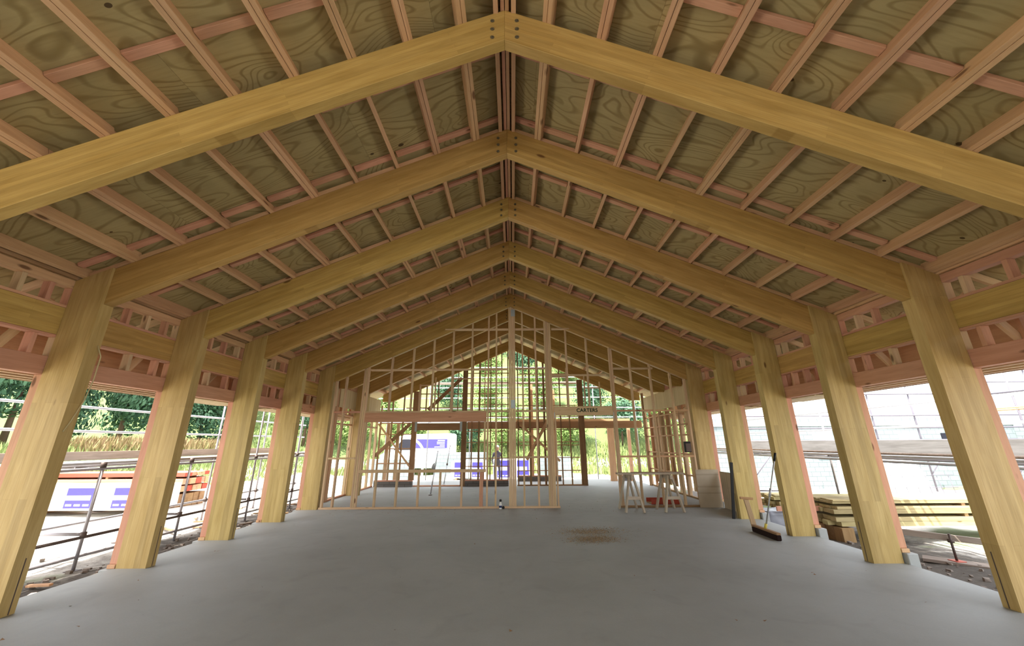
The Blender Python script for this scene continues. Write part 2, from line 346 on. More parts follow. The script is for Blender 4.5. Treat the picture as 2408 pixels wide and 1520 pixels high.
# ---------------- purlins, ridge, dwangs, blocking ----------------
PX = [.457+.5375*n for n in range(10)]
bays = [(.55, YF[0]+.0875)]+[(YF[i]+.0875, YF[i+1]+.0875) for i in range(7)]+[(YF[7]+.0875, 16.9)]
def bayname(b): return 'nearest bay' if b == 0 else f'{ORD[b]} bay from the camera'
random.seed(3)
for b, (ya, yb) in enumerate(bays):
    for sgn in (-1, 1):
        side = 'left' if sgn < 0 else 'right'; upv = (sgn*SL, 0, 1)
        for n, px in enumerate(PX):
            dbl = b == 0 or (b == 1 and (n in (0, 4))) or random.random() < .25
            if px > W-.1 and False: continue
            wd = .094 if dbl else .052; x = sgn*px; z = ztop(px)+.07
            lab = f'{"double" if dbl else "single"} roof purlin, {ORD[n]} out from ridge on {side}, {bayname(b)}'
            if dbl:
                key = ('dbl', round(yb-ya, 2))
                if key not in cache:
                    bm = bmesh.new()
                    for off in (-.0245, .0245):
                        g = bmesh.ops.create_cube(bm, size=1)
                        for v_ in g['verts']: v_.co = Vector((v_.co.x*(yb-ya-.006), v_.co.y*.045+off, v_.co.z*.14))
                    bmesh.ops.bevel(bm, geom=bm.edges[:], offset=.003, segments=1, affect='EDGES')
                    me = bpy.data.meshes.new('double_purlin'); bm.to_mesh(me); bm.free(); me.materials.append(RAFT); cache[key] = me
                o = link('roof_purlin', cache[key], None, None, frame_mat((x, ya+.003, z), (x, yb-.003, z), upv))
            else: o = bar('roof_purlin', (x, ya+.003, z), (x, yb-.003, z), .05, .14, RAFT, None, upv)
            tag(o, lab, 'purlin', f'{side} roof purlins')
        # upright blocking on each frame, between the purlins
        xs = [.12]+PX
        for n in range(10):
            xa, xb = xs[n]+(.03 if n else .0), xs[n+1]-.03
            if 0 < b < 8:
                g = lambda x_, yy: (sgn*x_, yy, ztop(x_)+.036)
                o = bar('blocking_piece', g(xa, yb-.03), g(xb, yb-.03), .045, .06, RAFT, None, (sgn*SL, 0, 1))
                tag(o, f'block on the {ORD[b]} roof beam, {ORD[n]} gap out from ridge on {side}', 'blocking', f'{side} blocks over the beams')
    # ridge
    for x, wdt, mt, dz, nm in ((-.024, .04, PINK, .0, 'left ply'), (.024, .04, RAFT, .0, 'right ply'), (-.092, .05, RAFT, -.0, 'left outer ply'), (.092, .05, RAFT, -.0, 'right outer ply')):
        z = ztop(x)+.07-(.0 if abs(x) < .05 else .02)
        o = bar('ridge_board', (x, ya+.003, z), (x, yb-.003, z), wdt, .14 if abs(x) < .05 else .12, mt)
        tag(o, f'ridge board, {nm}, {bayname(b)}', 'ridge board', 'ridge boards')

# flat pink dwangs under the plywood sheet joints
for q in range(15):
    yd = 1.36+.97*q
    for sgn in (-1, 1):
        side = 'left' if sgn < 0 else 'right'; xs = [.12]+PX
        for n in range(10):
            xa, xb = xs[n]+(.03 if n else .0), xs[n+1]-.03
            f = lambda x_: (sgn*x_, yd+(.003 if n % 2 else -.003), ztop(x_)+.14-.026)
            o = bar('dwang', f(xa), f(xb), .075, .045, PINK, None, (sgn*SL, 0, 1))
            tag(o, f'flat pink dwang, {ORD[n]} out from ridge on {side}, {ORD[q]} row from the camera', 'blocking', f'{side} dwangs')
# ---------------- eaves walls between columns ----------------
def infill(k, sgn, ya, yb, rear=False):
    side = 'left' if sgn < 0 else 'right'; X0, X1 = sorted((sgn*5.365, sgn*5.475)); bay = f'between {ORD[k]} and {ORD[k+1]} {side} columns'
    ya += .078; yb += .074
    o = box('eaves_header', X0, X1, ya, yb, 3.455, 3.555, PINK if sgn > 0 else RAFT); tag(o, f'timber header under the eaves {bay}', 'header', 'eaves headers')
    o = box('top_plank', *sorted((sgn*5.33, sgn*5.365)), ya, yb, 3.56, 3.69, RAFT if sgn > 0 else BROWN); tag(o, f'raised plank above the header {bay}', 'plank', 'eaves planks')
    if not rear:
        o = box('tie_beam', X0, X1, ya, yb, 2.866, 3.197, GLU); tag(o, f'horizontal glulam tie beam {bay}', 'tie beam', 'glulam tie beams')
        o = box('lintel_beam', X0, X1, ya, yb, 2.39, 2.60, PINK); tag(o, f'pink timber lintel over the opening {bay}', 'lintel', 'pink lintels')
    fr = thing('cripple_frame', f'short stud framing around the tie beam {bay}', 'framing', (sgn*5.42, ya, 3.2), 'cripple frames')
    zq = .1 if rear else 0
    box('plate', X0, X1, ya, yb, 3.199+zq, 3.232+zq, PINK, fr)
    if not rear: box('plate', X0, X1, ya, yb, 2.838, 2.864, PINK, fr)
    rnd = random.Random(k*7+sgn); n = 4 if sgn < 0 else 3; Lb = yb-ya
    ys = [.03]+[(i+rnd.uniform(.7, 1.1))*Lb/(n+.6) for i in range(n)]+[Lb-.05]
    for yy in ys: box('short_stud', X0+.005, X1-.005, ya+yy-.024, ya+yy+.024, 3.233+zq, 3.454, PINK if rnd.random() < .6 else PALE, fr)
    if not rear:
        for yy in [.03]+[(i+rnd.uniform(.7, 1.1))*Lb/3.6 for i in range(3)]+[Lb-.03]:
            box('short_stud', X0+.005, X1-.005, ya+yy-.024, ya+yy+.024, 2.601, 2.837, PINK if rnd.random() < .6 else PALE, fr)
YE = YF[:]
for k in range(5):
    for sgn in (-1, 1): infill(k, sgn, YF[k], YF[k+1])
for k in (5, 6):
    for sgn in (-1, 1): infill(k, sgn, YF[k], YF[k+1], True)
# near bay at the picture edge (only its far end shows)
# pink studs outside the columns
for k in range(6):
    for sgn in (-1, 1):
        side = 'left' if sgn < 0 else 'right'; zb = .0 if sgn < 0 else .13
        root = thing('jamb_stud', f'pink jamb stud fixed outside the {side} column, {ORD[k]} from the camera', 'stud', (sgn*5.42, YF[k]+.06, 0), f'{side} jamb studs')
        X0, X1 = sorted((sgn*5.365, sgn*5.475)); box('stud', X0, X1, YF[k]+.02, YF[k]+.148, zb+.05, 2.388, PINK, root)
        box('bottom_plate', X0, X1, YF[k]-.01, YF[k]+.15, zb, zb+.048, RAFT, root)
        X0, X1 = sorted((sgn*5.401, sgn*5.53))
        o = box('concrete_plinth', X0 if sgn < 0 else 5.381, X1, YF[k]-.06, YF[k]+.24, -.46, zb-.002, CONC, None, .008)
        tag(o, f'small concrete plinth under the {side} jamb stud, {ORD[k]} from the camera', 'plinth', f'{side} plinths')
# eave outriggers, soffit battens, fascia
for sgn in (-1, 1):
    side = 'left' if sgn < 0 else 'right'
    yy = [1.9+.79*i for i in range(17)]
    for i, y in enumerate(yy):
        r = thing('eave_outrigger', f'timber eave bracket outside the {side} wall, {ORD[i]} from the camera', 'eave bracket', (sgn*5.5, y, 2.5), f'{side} eave brackets')
        bar('bottom_chord', (sgn*5.49, y, 2.49), (sgn*6.26, y, 2.49), .045, .09, PALE, r); xt = 6.26 if sgn > 0 else 6.8; bar('top_chord', (sgn*5.49, y, ztop(5.49)+.06), (sgn*xt, y, ztop(xt)+.06), .045, .09, PALE, r)
        bar('web', (sgn*6.0, y, 2.54), (sgn*6.0, y, ztop(6.0)), .045, .07, PINK, r, (1, 0, 0)); bar('web', (sgn*5.52, y+.047, 3.3), (sgn*6.1, y+.047, 2.55), .045, .09, PALE, r)
    for i, x in enumerate((5.56, 5.78, 6.0, 6.2)):
        o = bar('soffit_batten', (sgn*x, 1.5, 2.428), (sgn*x, 14.9, 2.428), .06, .03, PALE); tag(o, f'long soffit batten under the {side} eave, {ORD[i]} out from the wall', 'batten', f'{side} soffit battens')
    o = bar('fascia_board', (sgn*6.29, 1.4, 2.475), (sgn*6.29, 15, 2.475), .05, .13, BROWN); tag(o, f'long brown lower fascia board along the {side} eave', 'fascia')
    o = bar('eave_lining_board', (sgn*6.29, 1.4, 2.81), (sgn*6.29, 15, 2.81), .02, .53, RAFT); tag(o, f'tall orange lining board closing the {side} eave above its fascia', 'lining board')  # orange timber colour stands for bounced sunlight on the inner face
    if True:
        for i, (a, b_) in enumerate(((6.9, 8.3), (9.4, 12.4))):
            o = box('soffit_sheet', *sorted((sgn*5.6, sgn*6.25)), a+.2*sgn, b_, 2.39, 2.41, PLYP); tag(o, f'pale plywood soffit sheet under the {side} eave, {"nearer" if i == 0 else "farther"} one', 'plywood sheet')

# ---------------- end wall (stud partition under the sixth frame) ----------------
YP = 10.745
g = thing('partition_frame', 'open stud end wall of pale timber under the sixth roof beam, left of its doorway', 'stud wall', (0, YP, 0))
g2 = thing('partition_frame', 'short stud end wall of pale timber right of the doorway, behind the trestles', 'stud wall', (0, YP, 0))
def st(x, z0=.046, z1=None, wd=.045, mat=PALE, par=None, name='stud', y=YP):
    if z1 is None: z1 = zbot(x)-.004-.4475*wd/2
    return box(name, x-wd/2, x+wd/2, y-.045, y+.045, z0, z1, mat, par if par is not None else g)
box('bottom_plate', -4.93, 1.26, YP-.045, YP+.045, 0, .045, PALE, g)
st(-4.87); st(-4.60); 
for x in (-4.10, -4.052, -4.004): st(x)
st(-3.53, .046, .865); st(-2.98, .046, .865); st(-2.415, .046, .865); st(-1.85, .046, .865); st(-1.285, .046, .865)
for x in (-.80, -.752): st(x, .046, .865, mat=PINK)
box('sill', -3.98, -.66, YP-.05, YP+.05, .867, .94, PALE, g)
for x in (-.625, ): st(x)
st(-.70, .942, 2.155)
box('lintel', -3.98, -.66, YP-.047, YP+.047, 2.157, 2.40, PINK, g); box('plate', -3.98, -.66, YP-.047, YP+.047, 2.402, 2.447, PALE, g)
for x in (-3.955,): st(x, .942, 2.155)
for x in (-3.36, -2.76, -2.19, -1.64, -1.095): st(x, 2.449)
for x in (-.4,): st(x)
for x in (-.03, .018, .066, .114): st(x)
for x in (.345, .72): st(x)
for x in (1.00, 1.048, 1.096, 1.144): st(x)
for x0, x1, z, mt in ((-3.95, -.66, 3.59, PALE), (-1.9, -.06, 4.77, PALE), (.14, 1.0, 4.77, PALE), (1.2, 1.72, 4.77, PALE), (-.6, -.43, 3.59, PALE), (-.38, -.06, 3.59, PALE), (.14, .97, 3.61, PALE), (1.17, 2.7, 3.41, PALE), (2.9, 4.02, 3.59, PALE),
                      (-4.84, -4.13, 2.43, PINK), (-4.84, -4.13, 1.23, PALE), (-.6, -.05, 2.43, PALE), (.14, .98, 2.43, PALE), (.14, .98, 1.23, PALE)):
    box('nogging', x0, x1, YP-.044, YP+.044, z-.0225, z+.0225, mt, g if x0 < 2.8 else g2)
box('connector_plate', .01, .12, YP-.05, YP-.0455, 2.50, 2.73, BRKT, g, 0); box('connector_plate', .02, .14, YP-.05, YP-.0455, 5.16, 5.37, BRKT, g, 0)
# door opening with the printed lintel
ln = box('door_lintel', 1.19, 2.80, YP-.047, YP+.047, 2.30, 2.545, PALE); tag(ln, 'pale timber lintel over the doorway with green printed lettering', 'lintel')
cu = bpy.data.curves.new('lettering', 'FONT'); cu.body = 'CARTERS'; cu.size = .135; cu.extrude = .001; cu.materials.append(GREENT); cu.space_character = 1.05; cu.offset = .004
lt0 = bpy.data.objects.new('tmp', cu); C.objects.link(lt0); bpy.context.view_layer.update()
lm = bpy.data.meshes.new_from_object(lt0.evaluated_get(bpy.context.evaluated_depsgraph_get())); bpy.data.objects.remove(lt0); bpy.data.curves.remove(cu)
lt = bpy.data.objects.new('lettering', lm); C.objects.link(lt); lt.parent = ln; lt.location = Vector((1.80, YP-.049, 2.39))-Vector(ln.location); lt.rotation_euler = (math.pi/2, 0, 0)
for x in (1.6, 2.18): st(x, 2.548)
st(1.215, .046, 2.298, .04)
g2p = g2
for x in (2.83, 2.878): st(x, .046, None, par=g2)
for x0, zz in ((1.183, 2.22), (2.80, 2.22)): box('door_hanger', x0, x0+.02, YP-.053, YP-.0475, zz, zz+.16, BRKT, g if x0 < 2 else g2, 0)
box('bottom_plate', 2.81, 4.93, YP-.045, YP+.045, 0, .045, BROWN, g2)
for x in (3.385, 3.935, 4.48, 4.87): st(x, par=g2)
for z in (2.42, 1.23):
    for a, b_ in ((2.9, 3.36), (3.41, 3.91), (3.96, 4.455), (4.505, 4.845)): box('nogging', a, b_, YP-.044, YP+.044, z-.0225, z+.0225, RAFT, g2)
# ---------------- rear room side walls ----------------
for sgn in (-1, 1):
    side = 'left' if sgn < 0 else 'right'; X0, X1 = sorted((sgn*5.38, sgn*5.47))
    fr = thing('side_stud_wall', f'{"closely boarded" if sgn > 0 else "open stud"} timber {side} wall of the rear room', 'stud wall', (sgn*5.42, 13, 0))
    box('bottom_plate', X0, X1, 10.85, 15.93, 0, .045, PINK if sgn < 0 else BROWN, fr); box('top_plate', X0, X1, 10.85, 15.93, 3.255, 3.298, PINK, fr)
    segs = ((10.85, 12.6), (12.62, 14.3), (14.32, 15.93)) if sgn > 0 else ((10.85, 11.93), (12.12, YF[7]-.01), (YF[7]+.16, 15.93))
    for k, (a, b_) in enumerate(segs):
        for z in (2.5,)+((.62, 1.23, 1.8, 2.12) if sgn > 0 else (2.2,)): box('nogging', X0+.003, X1-.003, a, b_, z-.0225, z+.0225, RAFT, fr)
        o = box('plywood_band', *sorted((sgn*5.345, sgn*5.362)), a, b_, 2.70, 3.295, PLYP, None, 0); tag(o, f'pale plywood band high on the {side} rear wall, {ORD[k]} panel', 'plywood panel', 'plywood bands')
        n = int((b_-a)/.5)
        for i in range(n+1):
            y = a+.03+i*(b_-a-.06)/n
            if sgn < 0 and k == 1 and i in (1,): continue
            box('stud', X0, X1, y-.0225, y+.0225, .046, 3.254, PALE if sgn < 0 or i % 2 else RAFT, fr)
    if sgn > 0:
        y = 10.9
        for i in range(20):
            wd = .2 if y < 12 else .36
            if y+wd > 15.9: break
            box('wall_board', 5.475, 5.495, y, y+wd, .18, 2.62, PALE, fr); y += wd+(.15 if y > 12 else .03)
        box('post', 5.30, 5.372, 15.75, 15.88, 0, 3.5, BROWN, fr)
    else:
        box('post', -5.47, -5.36, 11.95, 12.1, 0, 3.25, RAFT, fr)
        for y in (10.98, 11.12, 11.3): box('stud', X0, X1, y-.0225, y+.0225, .046, 3.254, PALE, fr)
# ---------------- far wall ----------------
YW2 = 16.0
f1 = thing('far_wall_frame', 'far stud wall with crossed braces and a doorway, left of centre', 'stud wall', (-3.6, YW2, 0))
def fs(x, z0, z1=None, wd=.045, mat=BROWN, par=f1, y=YW2, name='stud', d=.09):
    if z1 is None: z1 = zbot(x)-.02
    return box(name, x-wd/2, x+wd/2, y-d/2, y+d/2, z0, z1, mat, par)
def upst(x0, x1, y, lab):
    r = thing('block_upstand', lab, 'block upstand', ((x0+x1)/2, y, 0)); box('block_course', x0, x1, y-.07, y+.07, 0, .19, BLOCKD, r); box('plate', x0, x1, y-.065, y+.065, .192, .235, PINK, r)
upst(-5.35, -3.86, YW2, 'low dark block upstand at the far wall, left of the doorway'); upst(-1.82, -.12, YW2, 'low dark block upstand at the far wall, right of the doorway')
for x in (-5.3, -4.85, -4.4): fs(x, .237)
fs(-3.93, .237, 3.66, .2, BROWN, f1, YW2, 'post', .1); fs(-1.91, .0, 4.6, .2, BROWN, f1, YW2, 'post', .1)
for x in (-5.0, -4.6): fs(x, .237, 2.38, .12, PALE, f1, YW2+.12)
for x in (-3.5, -3.02, -2.49): fs(x, 2.6)
for x in (-3.75,-2.2): fs(x, 2.6, None, .03)
for z in (.85, 1.4, 1.95, 2.38): box('nogging', -5.3, -4.03, YW2-.04, YW2+.04, z-.02, z+.02, RAFT, f1)
for z in (2.98, 3.55): box('nogging', -4.3 if z < 3 else -3.9, -2.0, YW2-.04, YW2+.04, z-.02, z+.02, PALE, f1)
box('header', -3.82, -2.02, YW2-.05, YW2+.05, 2.10, 2.37, BROWN, f1); box('plate', -3.82, -2.02, YW2-.05, YW2+.05, 2.5, 2.545, PALE, f1); box('door_plate', -3.83, -2.02, YW2-.05, YW2+.05, 0, .045, PINK, f1)
for x in (-3.9, -2.08): box('connector_plate', x, x+.09, YW2-.056, YW2-.051, 2.05, 2.42, BRKT, f1, 0)
bar('brace', (-5.4, YW2-.07, 1.13), (-4.08, YW2-.07, 2.35), .03, .14, BROWN, f1); bar('brace', (-5.35, YW2-.11, 2.36), (-4.0, YW2-.11, .75), .03, .07, RAFT, f1)
bar('brace', (-3.4, YW2-.07, 2.9), (-2.05, YW2-.07, 4.2), .03, .14, BROWN, f1)
f2 = thing('far_wall_frame', 'far stud wall with closely spaced noggings behind the centre posts', 'stud wall', (-.9, YW2, 0))
for x in (-1.60, -1.31, -.85, -.39, -.14): fs(x, .237, None, .045 if x != -1.31 else .07, BROWN, f2)
for x in (-1.1, -.62): fs(x, .237, None, .03, RAFT, f2, YW2+.1)
for z in (.72, 1.02, 1.62, 2.05, 2.62, 3.1, 3.55, 4.0, 4.4): box('nogging', -1.8, -.1, YW2-.04, YW2+.04, z-.016, z+.016, RAFT, f2)
f3 = thing('far_wall_frame', 'rear stud partition on a floor plate, right of the centre post', 'stud wall', (1.5, YW2, 0))
box('bottom_plate', .22, 2.96, YW2-.045, YW2+.045, 0, .045, BROWN, f3)
for x in (.27, .5, .75, 1.1, 1.34, 1.62, 2.0, 2.36): fs(x, .047, None, .045 if x not in (.75, 1.34) else .08, BROWN, f3)
fs(2.84, .047, 4.1, .23, BROWN, f3, YW2, 'post', .1)
for z in (.55, 1.03, 1.5, 1.62, 2.1, 2.6, 3.05, 3.5, 3.95, 4.35):
    box('nogging', .25, min(2.7, (zbot(0)-z)/.4475-.1), YW2-.04, YW2+.04, z-.016, z+.016, RAFT if z != 2.1 else BROWN, f3)
bar('brace', (.35, YW2-.07, 2.3), (1.9, YW2-.07, .9), .03, .09, RAFT, f3); bar('brace', (.6, YW2-.1, .95), (1.5, YW2-.1, 2.5), .03, .12, RAFT, f3)
o = box('header_beam', -1.8, 5.3, YW2+.06, YW2+.14, 2.14, 2.42, RAFT); tag(o, 'orange timber header beam across the far wall above door height', 'header')
# outer porch at the far right
f4 = thing('porch_frame', 'sunlit orange timber porch posts and beam beyond the far right doorway', 'porch', (4.4, 17.7, 0))
for x in (4.40, 5.2): fs(x, .0, 2.35, .28 if x < 5 else .12, RAFT, f4, 17.7, 'post', .14)
fs(.9, .24, 4.2, .14, RAFT, f4, 17.7, 'post', .1); fs(1.9, .24, 3.9, .14, RAFT, f4, 17.7, 'post', .1)
box('beam', .2, 5.3, 17.64, 17.76, 2.36, 2.6, RAFT, f4)
upst(.25, 2.15, 17.85, 'low dark block upstand of the outer far wall, right of centre'); upst(4.75, 5.3, 17.85, 'short dark block upstand beyond the rightmost far doorway')
# small box frames in the gable
f5 = thing('gable_frame', 'light stud framing high in the far gable under the last roof beam', 'stud wall', (0, 15.2, 3.5))
for x in (-3.6, -3.0, -2.3, -1.5, 1.6, 2.2, 2.9, 3.5):
    fs(x, 2.6 if abs(x) > 2 else 3.3, None, .04, PALE, f5, 15.2); 
for a, b_, z in ((-3.6, -3.0, 4.0), (-2.3, -1.5, 4.25), (1.6, 2.2, 4.3), (2.9, 3.5, 3.85)): box('plate', a, b_, 15.16, 15.24, z-.02-.2, z+.02-.2, PALE, f5)
# ---------------- gear on the floor ----------------
def cyl_bm(bm, p0, p1, r, seg=14): tube_bm(bm, [p0, p1], r, seg)
# broom
br = thing('push_broom', 'wide push broom with dark bristles and long metal handle standing by the right column', 'broom', (4.5, 7.5, 0))
a, b_ = Vector((4.52, 7.92, 0)), Vector((4.50, 7.18, 0)); d = (b_-a).normalized()
bar('bristles', a+Vector((0, 0, .045)), b_+Vector((0, 0, .045)), .085, .088, BRIS, br, bev=.012); bar('head_block', a+Vector((0, 0, .105)), b_+Vector((0, 0, .105)), .07, .032, BROWN, br)
tube('socket', [(4.51, 7.55, .12), (4.53, 7.53, .2)], .022, YEL, br); hd = tube('handle', [(4.53, 7.53, .19), (4.83, 7.42, 1.27)], .0125, ALU, br); tube('grip', [(4.825, 7.422, 1.25), (4.865, 7.41, 1.39)], .02, BLACK, hd)
tube('clamp', [(4.655, 7.485, .64), (4.69, 7.47, .78)], .02, STEEL, hd)
# T offcut
t_ = thing('timber_offcut', 'pale T-shaped timber offcut leaning in front of the right column behind the broom', 'offcut', (4.7, 8.1, 0))
bar('upright', (4.63, 8.08, .0), (4.70, 8.35, .5), .035, .09, PALE, t_, (1, 0, 0)); bar('crosspiece', (4.58, 8.33, .52), (4.83, 8.33, .50), .035, .045, RAFT, t_)
# level and blue bag
o = bar('spirit_level', (4.80, 9.12, 0.003), (4.915, 9.06, 1.15), .025, .06, BLACK); tag(o, 'black spirit level leaning on the side of the fourth right column', 'spirit level')
bm = bmesh.new(); bmesh.ops.create_icosphere(bm, subdivisions=3, radius=1)
rnd = random.Random(5)
for v_ in bm.verts:
    q = 1+.12*math.sin(v_.co.x*6)+.1*math.sin(v_.co.y*9+1); v_.co = Vector((v_.co.x*.17*q, v_.co.y*.12*q, max(-.0, (v_.co.z+.5))*.055*q))
o = fin(bm, 'cloth_bag', NAVY, None, Matrix.Translation((4.68, 9.26, 0)), True); o.location = (4.66, 9.25, 0.0)
tag(o, 'dark blue crumpled cloth bag on the floor by the fourth right column', 'bag')
# bottle
bt = thing('chalk_bottle', 'small white squeeze bottle with black cap standing before the end wall', 'bottle', (-.27, 10.62, 0))
def lathe(name, prof, c, mat, par):
    bm = bmesh.new(); seg = 16; rg = []
    for r, z in prof: rg.append([bm.verts.new((c[0]+r*math.cos(2*math.pi*k/seg), c[1]+r*math.sin(2*math.pi*k/seg), c[2]+z)) for k in range(seg)])
    for i in range(len(rg)-1):
        for k in range(seg): bm.faces.new((rg[i][k], rg[i][(k+1) % seg], rg[i+1][(k+1) % seg], rg[i+1][k]))
    bm.faces.new(rg[0][::-1]); bm.faces.new(rg[-1]); return fin(bm, name, mat, par, Matrix.Translation(c), True)
lathe('bottle_body', [(.032, 0), (.036, .02), (.036, .11), (.022, .14), (.02, .17)], (-.27, 10.62, 0), WHITE, bt); lathe('cap', [(.026, .17), (.028, .175), (.028, .215), (.02, .225)], (-.27, 10.62, 0), BLACK, bt)
lathe('label_band', [(.0372, .035), (.0372, .08)], (-.27, 10.62, 0), NAVY, bt)
o = fin((lambda bm_: (bmesh.ops.create_uvsphere(bm_, u_segments=12, v_segments=8, radius=.035), bm_)[1])(bmesh.new()), 'chalk_reel', BLACK, None, Matrix.Translation((0, 0, 0)), True)
o.location = (-.20, 10.63, .035); tag(o, 'small round black chalk reel lying beside the white bottle', 'reel')
# trestles and plank
def trestle(x, lab, y=10.25, h=.83):
    r = thing('trestle', lab, 'trestle', (x, y, 0), 'timber trestles')
    bar('top_rail', (x-.05, y-.33, h-.05), (x-.05, y+.28, h-.05), .05, .1, WHITEW, r)
    for sx in (-1, 1):
        for sy in (-1, 1): bar('leg', (x-.05+sx*.22, y+sy*.3-.02, 0.004), (x-.05+sx*.045, y+sy*.2-.02, h-.02), .04, .09, WHITEW, r, (0, 1, 0))
    bar('brace', (x-.2, y-.32, .32), (x+.1, y-.32, .32), .02, .07, WHITEW, r); return r
trestle(2.98, 'left of two dusty timber trestles in front of the right end wall'); trestle(3.92, 'right of two dusty timber trestles, with splayed front leg')
o = bar('work_plank', (2.62, 10.16, .852), (4.25, 10.12, .852), .22, .04, WHITEW); tag(o, 'weathered plank lying across the two trestles', 'plank')
o = bar('work_plank', (3.05, 10.34, .852), (4.3, 10.32, .852), .12, .04, BROWN); tag(o, 'narrow brown plank behind the weathered plank on the trestles', 'plank')
o = box('plywood_sheet', 4.78, 5.36, 10.60, 10.618, .003, .9, PLYP2, None, 0); tag(o, 'dusty plywood sheet standing against the fifth right column', 'plywood sheet')
o = box('plywood_sheet', 5.368, 5.38, 9.3, 10.55, .0, .86, PLYP2, None, 0); tag(o, 'dusty board along the slab edge between the fourth and fifth right columns', 'plywood sheet')
sp_ = thing('site_speaker', 'black box hanging on the end wall beside the fifth right column', 'speaker', (4.7, 10.62, 1.42))
box('case', 4.60, 4.76, 10.60, 10.70-.003, 1.33, 1.60, BLACK, sp_, .01); box('grille', 4.615, 4.745, 10.594, 10.6, 1.35, 1.55, DSTEEL, sp_, 0)
bk = thing('bucket_tray', 'rusty red tray on the floor behind the right end wall', 'tray', (4.15, 11.4, 0))
box('tray_base', 3.75, 4.5, 11.2, 11.6, .0, .02, BROWN, bk); box('tray_side', 3.75, 4.5, 11.19, 11.2, .0, .12, RSTEEL, bk); box('tray_side', 3.75, 4.5, 11.6, 11.61, .0, .12, RSTEEL, bk)
# sawdust
bm = bmesh.new(); rnd = random.Random(8)
for i in range(3600):
    q = rnd.gauss(0, 1); s = rnd.gauss(0, 1)
    cx, cy, ax, ay = ((1.45, 7.40, .23, .13) if rnd.random() < .55 else (1.5, 8.0, .3, .16))
    x, y = cx+q*ax, cy+s*ay+q*.02; r = rnd.uniform(.004, .014); a_ = rnd.uniform(0, 6)
    vv = [bm.verts.new((x+r*math.cos(a_+u), y+r*math.sin(a_+u), .0015+(.007 if u == 0 else 0))) for u in (0, 2.1, 4.2)]; bm.faces.new(vv)
tag(fin(bm, 'sawdust', SAW), 'patches of sawdust on the concrete floor near the far end', 'sawdust', None, 'stuff')
bm = bmesh.new()
for i in range(260):
    x, y = (rnd.uniform(-5, 5), rnd.uniform(2.0, 16)) if i < 90 else (rnd.uniform(-4.6, 4.9), rnd.gauss(10.6, .35))
    r = rnd.uniform(.006, .02); a_ = rnd.uniform(0, 6)
    vv = [bm.verts.new((x+r*k_*math.cos(a_+u), y+r*math.sin(a_+u), .001+(.008 if u == 0 else 0))) for u, k_ in ((0, 2), (2.1, 1), (4.2, 1))]; bm.faces.new(vv)
tag(fin(bm, 'wood_shavings', BROWN), 'scattered wood chips over the concrete floor', 'wood chips', None, 'stuff')
# cord on the left column
tube('loose_cord', [(-4.945, 4.47, 2.75), (-4.90, 4.5, 2.62), (-4.92, 4.52, 2.35), (-4.93, 4.5, 2.1), (-4.942, 4.44, 1.86), (-4.945, 4.40, 1.75)], .006, PIPE)
tag(bpy.context.scene.objects['loose_cord'], 'pale cord hanging down the inner face of the second left column', 'cord')
# steel props in the rear room
def prop(p0, p1, lab):
    p0, p1 = Vector(p0), Vector(p1); r = thing('steel_prop', lab, 'prop', p0, 'steel props'); m_ = p0.lerp(p1, .5)
    ot = tube('outer_tube', [p0.lerp(p1, .03), m_], .024, STEEL, r); tube('inner_tube', [m_, p1], .017, TUBE, r); tube('collar', [m_-(p1-p0)*.02, m_+(p1-p0)*.02], .036, DSTEEL, ot)
    tube('foot', [p0+Vector((0, 0, .0)), p0+Vector((0, 0, .012))], .06, DSTEEL, r); tube('head', [p1, p1+Vector((0, 0, .012))], .05, STEEL, r)
prop((-2.62, 13.4, 0.002), (-2.9, 15.85, 1.3), 'slanted steel prop standing on the rear room floor, nearer one'); prop((-2.72, 16.5, .002), (-2.7, 17.6, 1.5), 'slanted steel prop beyond the far doorway, farther one')

# ---------------- scaffolding ----------------
def scaffold(sx, x0, x1, ys, zg, zd, rails, deckz, side):
    for i, y in enumerate(ys):
        for j, x in enumerate((x0, x1)):
            r = thing('scaffold_standard', f'upright scaffold tube outside the {side} wall, {"inner" if j == 0 else "outer"} row, {ORD[i]} from camera', 'scaffold tube', (x, y, zg), f'{side} scaffold uprights')
            tube('tube', [(x, y, zg+.05), (x, y, 1.2 if sx < 0 and j == 0 and i < 3 else zd)], .0242, TUBE, r); box('base_plate', x-.075, x+.075, y-.075, y+.075, zg+.04, zg+.05, DSTEEL, r, 0)
            for z in (.2, 1.28):
                tube('coupler', [(x, y, z-.045), (x, y, z+.045)], .042, DSTEEL, r)
        for z in (.2, 1.22):
            o = tube('scaffold_transom', [(x0-.1, y+.05, z), (x1+.1 if sx > 0 else x1-.1, y+.05, z)], .0242, TUBE); tag(o, f'{"low" if z < 1 else "deck"} cross tube of the {side} scaffold, {ORD[i]} from the camera', 'scaffold tube', f'{side} cross tubes')
    for i, (x, z, m_) in enumerate(rails):
        o = tube('scaffold_ledger', [(x, min(ys[0], 4.6)-.3, z), (x, ys[-1]+.3, z+.0)], .0242, m_); tag(o, f'long horizontal scaffold tube outside the {side} wall, {"inner" if abs(x) < abs(x1)-.01 else "outer"} row, at {z:.1f} metres', 'scaffold tube', f'{side} scaffold ledgers')
    for b_, (xa, xb) in enumerate(deckz):
        n = 5
        for i in range(3):
            y_0 = min(4.6, ys[0])-.2; ya = y_0+i*(ys[-1]+.2-y_0)/3; yb = ya+(ys[-1]+.2-y_0)/3-.02
            o = box('scaffold_board', *sorted((xa, xb)), ya, yb, 1.285, 1.33, BOARD if sx < 0 and (b_+i) % 3 else STEEL, None, .006)
            tag(o, f'scaffold board on the {side} deck, {ORD[b_]} out from the wall, {["near", "middle", "far"][i]} length', 'scaffold board', f'{side} scaffold boards')
